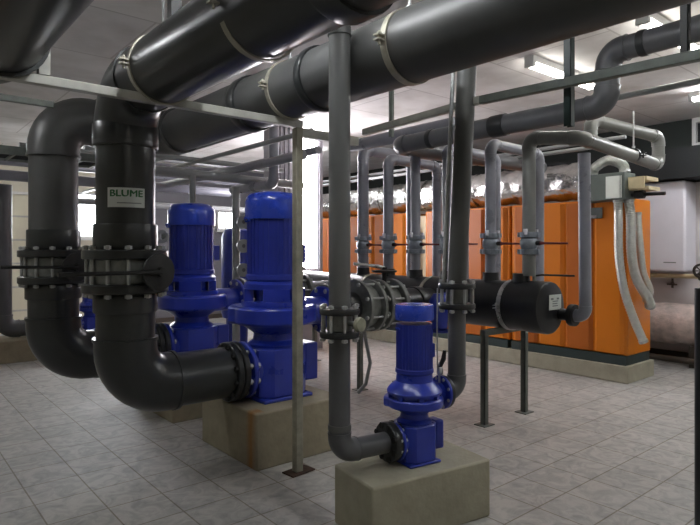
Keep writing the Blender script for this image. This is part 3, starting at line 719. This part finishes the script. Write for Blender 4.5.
pipe_run('cross_pipe', 'thin pipe in the background, closest under the ceiling', 'pipe', [(1.6, 9.0, 3.0), (6.0, 9.0, 3.0)], .035, 'pvc_pale', 'cross pipes in the background')
pipe_run('overhead_pipe', 'grey overhead pipe farthest right of the background bundle', 'pipe', [(3.9, 5.2, 2.68), (3.9, 11.9, 2.68)], .045, 'bluish', 'overhead pipes along the room')
# hanging drop with elbow near the pier
pipe_run('drop_pipe', 'short grey drop pipe hanging left of the fluted pier', 'pipe', [(3.75, 5.9, 3.39), (3.75, 5.9, 2.35), (3.75, 6.9, 2.35)], .06, 'bluish')
pipe_run('standing_pipe', 'thin pale standing pipe above the second large pump', 'pipe', [(2.85, 6.2, 0), (2.85, 6.2, 2.40)], .035, 'pvc_pale', 'thin standing pipes')
pipe_run('standing_pipe', 'thin pale standing pipe beside the stickered pipe', 'pipe', [(2.3, 6.6, 0), (2.3, 6.6, 2.40)], .022, 'pvc_pale', 'thin standing pipes')
# cable tray over the far left
t = thing('cable_tray', 'dark cable tray hanging at the far left under the ceiling', 'tray', (.2, 6.4, 2.45))
mb = MB(); mb.b2((-2.6, 6.2, 2.45), (1.9, 6.22, 2.53)).b2((-2.6, 6.68, 2.45), (1.9, 6.70, 2.53))
for k in range(23): mb.b2((-2.55+k*.2, 6.22, 2.45), (-2.52+k*.2, 6.68, 2.465))
mb.build('tray', 'leg', t, world=True)
for k in range(5):
    pts = [(-2.6+i*.5, 6.28+k*.08+.015*math.sin(i*1.3+k), 2.478) for i in range(10)]
    MB().sweep(pts, .012, 8).build('cable', 'black', t, world=True)

# pipe 0 at the left edge
p0 = pipe_run('suction_pipe', 'grey pipe at the far left edge bending to the small far pump', 'pipe', [(1.46, 9.35, 2.47), (1.46, 9.35, .43), (2.45, 9.35, .43)], .115, 'pvc_grey', bend=1.4)
# manifold group behind pump 1: pale union rings / gauges
for i, (x, y, z, nm) in enumerate(((2.55, 6.35, 1.70, 'upper'), (2.55, 6.35, 1.50, 'lower'))):
    t = thing('pipe_union', nm+' round pale union beside the second large pump motor', 'union', (x, y, z), 'pale unions')
    MB().ring((x, y, z), (-.4, -.9, 0), .035, .075, .06, 24).build('union_ring', 'pvc_pale', t, world=True)
    MB().cyl((x, y, z), (x+.3, y, z), .03, 12).build('spigot', 'pvc_pale', t, world=True)

# small manifold between the large pumps (pale fittings in the gap)
t = thing('pipe_manifold', 'pale upright manifold with round valves, seen in the gap between the large pumps', 'manifold', (3.6, 6.55, 0))
MB().cyl((3.6, 6.55, 0), (3.6, 6.55, 2.35), .05, 20).build('pipe', 'pvc_pale', t, world=True)
for z in (1.0, 1.3, 1.6, 1.9):
    MB().cyl((3.6, 6.55, z), (3.6, 6.35, z), .035, 14).build('branch', 'pvc_grey', t, world=True)
    MB().ring((3.6, 6.36, z), (-.3, -1, 0), .025, .085, .05, 20).build('valve_wheel', 'pvc_pale', t, world=True)
t = thing('blue_tank', 'small blue vessel far back between the two large pumps', 'tank', (4.36, 7.9, 0))
MB().lathe([(.12, 0), (.16, .02), (.17, .5), (.22, .52), (.24, .6), (.24, 1.75), (.2, 1.85), (.05, 1.9)], (4.36, 7.9, 0), (0, 0, 1), 32).build('vessel', 'blue_dark', t, world=True)
MB().cyl((4.36, 7.9, 1.88), (4.36, 7.9, 2.1), .03, 12).build('neck', 'galv', t, world=True)

# ================================================================== BOILERS
BX, BD, BT = 6.78, .62, 2.16
struct('trim_3', MB().b2((6.72, 3.02, 0), (7.43, 10.3, .20)), 'conc_pale', bevel=.01)
def boiler(label, y0, y1, ref=None):
    t = thing('boiler', label, 'boiler', (BX, (y0+y1)/2, .20), 'orange boilers')
    MB().b2((BX-.03, y0+.01, .20), (BX+BD-.01, y1-.01, .31)).build('plinth_base', 'base', t, world=True)
    MB().b2((BX, y0, .31), (BX+BD, y1, BT)).build('casing', 'orange', t, world=True, bevel=.015)
    # folded front panels
    n = 4; w = (y1-y0-.06)/n
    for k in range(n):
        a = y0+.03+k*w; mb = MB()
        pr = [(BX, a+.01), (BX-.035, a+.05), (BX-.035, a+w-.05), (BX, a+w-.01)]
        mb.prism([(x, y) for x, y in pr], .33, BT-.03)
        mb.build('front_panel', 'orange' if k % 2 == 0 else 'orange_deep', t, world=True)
    return t
boiler('orange boiler at the near right end of the row, with hoses hanging at its corner', 3.05, 4.62)
boiler('orange boiler second from the right end of the row', 4.66, 6.22)
boiler('orange boiler third from the right end, left of the cream flue gap', 6.62, 8.2)
boiler('orange boiler farthest left in the row beside the bright slit window', 8.24, 9.9)
t = thing('flue_box', 'cream vertical flue panel in the gap between orange boilers', 'panel', (6.9, 6.42, .20))
MB().b2((6.86, 6.25, .2), (7.3, 6.59, 2.1)).build('panel', 'tan', t, world=True, bevel=.01)
MB().cyl((6.80, 6.42, .9), (6.80, 6.42, 1.9), .03, 12).build('pipe', 'rust', t, world=True)
# foil wrapped duct along the top
fd = thing('foil_duct', 'shiny crinkled foil duct lying along the boiler tops', 'duct', (6.96, 3.75, 2.425))
def crinkle(p0, p1, R, seed, nl=60, n=40, amp=.09):
    rnd = random.Random(seed); p0 = Vector(p0); p1 = Vector(p1); u, v, d = frame(p1-p0); L = (p1-p0).length
    vs = []; fs = []
    ph = [rnd.uniform(0, 6.28) for _ in range(6)]
    for i in range(nl+1):
        for k in range(n):
            a = 2*PI*k/n
            r = R*(1+amp*(.3*math.sin(5*a+ph[0]+i*.37)+.3*math.sin(i*.9+ph[1]+2*a)+.5*rnd.uniform(-.5, .5)))
            vs.append(p0+u*(r*math.cos(a))+v*(r*math.sin(a))+d*(L*i/nl))
    for i in range(nl):
        for k in range(n):
            k2 = (k+1) % n; fs.append((i*n+k, i*n+k2, (i+1)*n+k2, (i+1)*n+k))
    fs.append(tuple(reversed(range(n)))); fs.append(tuple(nl*n+k for k in range(n)))
    return MB().add(vs, fs)
crinkle((6.96, 3.62, 2.425), (6.96, 10.0, 2.425), .235, 3, 150, 44, .11).build('duct_skin', 'foil', fd, world=True, ang=20)
for k in range(6):
    MB().ring((6.96, 4.3+k*1.0, 2.425), (0, 1, 0), .23, .248, .03, 40).build('band', 'foil', fd, world=True)
# control box at the boiler corner
t = thing('control_box', 'grey control box on the near boiler top corner with a pale plate', 'box', (6.6, 3.2, 2.10))
MB().b2((6.50, 2.96, 2.12), (6.78, 3.52, 2.43)).build('casing', 'boxgrey', t, world=True, bevel=.008)
MB().b2((6.492, 2.99, 2.14), (6.499, 3.17, 2.39)).build('pale_plate', 'label', t, world=True)
MB().b2((6.492, 3.0, 2.14), (6.4985, 3.01, 2.39)).build('seam', 'ink', t, world=True)
t = thing('actuator_bracket', 'tan metal bracket with a dark spindle on the right of the control box', 'bracket', (6.7, 2.85, 2.2))
MB().b2((6.6, 2.76, 2.33), (6.9, 2.958, 2.37)).b2((6.58, 2.78, 2.24), (6.60, 2.957, 2.37)).b2((6.6, 2.74, 2.22), (6.9, 2.958, 2.26)).build('plate', 'tan', t, world=True)
MB().cyl((6.68, 2.96, 2.18), (6.68, 2.60, 2.17), .02, 12).cyl((6.68, 2.92, 2.18), (6.68, 2.82, 2.18), .05, 14).build('spindle', 'iron', t, world=True)
t = thing('boiler_plate', 'small silvery name plate on the near orange boiler', 'plate', (6.73, 3.46, 2.0))
MB().b2((6.728, 3.33, 1.93), (6.742, 3.52, 2.06)).build('plate', 'boxgrey', t, world=True)
MB().b2((6.724, 3.40, 1.935), (6.728, 3.51, 1.97)).build('silver_strip', 'steel', t, world=True)
# flexible foil hoses
def spline(ctrl, n=14):
    P = [Vector(c) for c in ctrl]; P = [P[0]*2-P[1]]+P+[P[-1]*2-P[-2]]; out = []
    for i in range(1, len(P)-2):
        for k in range(n):
            t = k/n; a, b, c, d = P[i-1], P[i], P[i+1], P[i+2]
            out.append(.5*((2*b)+(c-a)*t+(2*a-5*b+4*c-d)*t*t+(3*b-a-3*c+d)*t**3))
    out.append(P[-2]); return out
def hose(label, ctrl, R):
    pts = spline(ctrl, 22)
    t = thing('foil_hose', label, 'hose', ctrl[0], 'silver flexible hoses')
    rr = [R*(1+.06*(-1)**i) for i in range(len(pts))]
    MB().sweep(pts, rr, 18).build('hose_skin', 'hose', t, world=True, ang=60)
    for p, q in ((pts[0], pts[1]), (pts[-1], pts[-2])):
        MB().ring(p.lerp(q, .5), q-p, R*.9, R*1.15, .03, 18).build('hose_clip', 'galv', t, world=True)
    return t
hose('silver hose arched over the top of the grey control box', [(6.64, 3.40, 2.44), (6.64, 3.37, 2.53), (6.64, 3.21, 2.60), (6.64, 3.05, 2.53), (6.64, 3.02, 2.44)], .055)
hose('leftmost silver hose hanging down the near boiler corner to the floor end', [(6.58, 3.07, 2.115), (6.57, 3.06, 1.9), (6.58, 3.06, 1.5), (6.62, 3.02, 1.1), (6.72, 2.95, .75), (6.80, 2.88, .50)], .047)
hose('middle silver hose hanging down the near boiler corner', [(6.66, 2.985, 2.115), (6.68, 2.97, 1.9), (6.68, 2.96, 1.5), (6.74, 2.93, 1.22), (6.90, 2.88, 1.0), (7.02, 2.90, .90)], .052)
hose('rear thin silver hose behind the others at the boiler corner', [(6.90, 2.99, 1.98), (6.90, 2.97, 1.7), (6.93, 2.94, 1.3), (7.06, 2.92, 1.08), (7.12, 2.98, .95)], .04)

# ================================================================== RIGHT WALL
t = thing('wall_heater', 'white upright wall heater casing at the right, beyond the orange boiler', 'heater', (X1-.4, 3.4, 1.25))
MB().b2((8.5, 3.05, 1.25), (X1-.001, 4.0, 2.5)).build('casing', 'white', t, world=True, bevel=.03)
MB().b2((8.495, 3.17, 1.37), (8.5, 3.33, 1.385)).build('nameplate_mark', 'ink', t, world=True)
t = pipe_run('gas_pipe', 'yellowish pipe under the white wall heater', 'pipe', [(8.62, 4.2, 1.9), (8.62, 4.15, 1.19), (8.62, 2.2, 1.19)], .032, 'pipe_yellow', bend=1.6)
t = thing('stop_cock', 'small brass stop cock below the yellowish pipe', 'valve', (8.62, 3.3, 1.10))
MB().cyl((8.62, 3.26, 1.155), (8.62, 3.26, 1.02), .015, 10).cyl((8.62, 3.20, 1.07), (8.62, 3.33, 1.07), .012, 10).lathe([(.02, -.02), (.03, 0), (.02, .02)], (8.62, 3.26, 1.08), (0, 0, 1), 12).build('cock', 'rust', t, world=True)
t = thing('hand_wheel_valve', 'dark round hand wheel valve on the yellowish pipe at the right edge', 'valve', (8.62, 2.86, 1.19))
MB().ring((8.5, 2.86, 1.27), (1, 0, .1), .07, .10, .025, 28).build('hand_wheel', 'brown', t, world=True)
mb = MB().cyl((8.5, 2.86, 1.27), (8.62, 2.86, 1.2), .02, 12).cyl((8.62, 2.80, 1.19), (8.62, 2.92, 1.19), .055, 16)
for k in range(4): mb.box((8.5, 2.86, 1.27), (.012, .16, .014), Matrix.Rotation(k*PI/4, 3, 'X'))
mb.build('valve_body', 'brown', t, world=True)
t = thing('wrapped_duct', 'pinkish silver wrapped duct along the foot of the right wall', 'duct', (8.45, 3.2, .24))
crinkle((8.50, .5, .54), (8.50, 6.0, .54), .275, 9, 90, 40, .05).build('duct_skin', 'wrap', t, world=True, ang=25)
for y in (1.0, 2.9, 5.0):
    MB().b2((8.28, y-.03, 0), (8.72, y+.03, .285)).build('saddle', 'brown', t, world=True)
pipe_run('floor_pipe', 'brown pipe on the floor before the wrapped duct', 'pipe', [(8.2, .2, .10), (8.2, 6.0, .10)], .04, 'brown')
pipe_run('standpipe', 'black standpipe cut by the right edge of the picture', 'pipe', [(2.85, .952, 0), (2.85, .952, 1.38)], .032, 'black')

# ================================================================== LAMPS
def luminaire(label, x, y, along='x', L=1.25, z=ZC, tm='tube'):
    t = thing('tube_light', label, 'lamp', (x, y, z-.07), 'ceiling tube lights')
    a = (1, 0, 0) if along == 'x' else (0, 1, 0); a = Vector(a); p = Vector((a.y, a.x, 0))
    c = Vector((x, y, z-.03)); h_ = a*L/2+p*.05+Vector((0, 0, .03))
    MB().b2(c-h_, c+h_).build('housing', 'frame', t, world=True)
    for sg in (-1, 1):
        q = Vector((x, y, z-.085))+p*sg*.03
        MB().cyl(q-a*(L/2-.04), q+a*(L/2-.04), .013, 10).build('tube', tm, t, world=True)
    for sg in (-1, 1): MB().box(Vector((x, y, z-.08))+a*sg*(L/2-.02), (.04 if along == 'x' else .1, .1 if along == 'x' else .04, .045)).build('end_cap', 'frame', t, world=True)
    return t
luminaire('ceiling tube light right of centre, above the riser loops', 5.45, 3.1, tm='tube_dim')
luminaire('ceiling tube light near the top right corner', 5.2, 1.95, tm='tube_dim')
luminaire('ceiling tube light at the right edge, close to the bent pipe', 5.4, .9, tm='tube_dim')
luminaire('ceiling tube light behind the camera', .3, -1.4, tm='tube_dim')
luminaire('ceiling tube light over the front right floor', 3.6, -.9)
luminaire('added unseen tube light brightening the left ceiling', -.5, 5.2, tm='tube_bright')  # out of view, put in to lift the upper left
luminaire('added tube light hidden above the sticker pipe to brighten the ceiling', 1.35, 2.65, 'y', tm='tube_bright')  # helper lamp: lights the ceiling sideways while the pipe blocks it from the floor
luminaire('added unseen tube light for the tops of the overhead pipes', 1.75, 1.0, 'y')  # added above the view to light the upper sides of the pipes
luminaire('added tube light brightening the left background', 3.3, 9.6, tm='tube_dim')  # extra lamp, added only to light the background
luminaire('ceiling tube light far back over the boilers', 5.9, 8.6)
luminaire('added unseen tube light brightening the right wall', 7.0, .9, 'y', tm='tube_bright')  # added fill for the right wall, outside the view
luminaire('ceiling tube light in front of the white wall heater', 7.45, 2.0, 'y', tm='tube_bright')
luminaire('added unseen tube light brightening the cream sectional door', .6, 10.4)  # helper lamp off to the left, added to brighten door and wall

# ================================================================== WORLD, CAMERA, VIEW
w = bpy.data.worlds.new('world'); SC.world = w; w.use_nodes = True
w.node_tree.nodes['Background'].inputs['Color'].default_value = (.8, .9, 1, 1)
w.node_tree.nodes['Background'].inputs['Strength'].default_value = .3
cam = bpy.data.cameras.new('camera'); co = bpy.data.objects.new('camera', cam); COL.objects.link(co)
co.location = (0, 0, 1.55); co.rotation_euler = (PI/2, 0, -math.radians(40))
cam.sensor_width = 36; cam.lens = 36*575/700; cam.shift_y = -12.5/700; cam.clip_start = .05
SC.camera = co
vs_ = SC.view_settings
vs_.view_transform = 'Standard'; vs_.look = 'None'; vs_.gamma = 1; vs_.use_curve_mapping = False; vs_.exposure = .9
for k, v in USED.items():
    if len(v) > 1: print('SHARED LABEL', k, v)
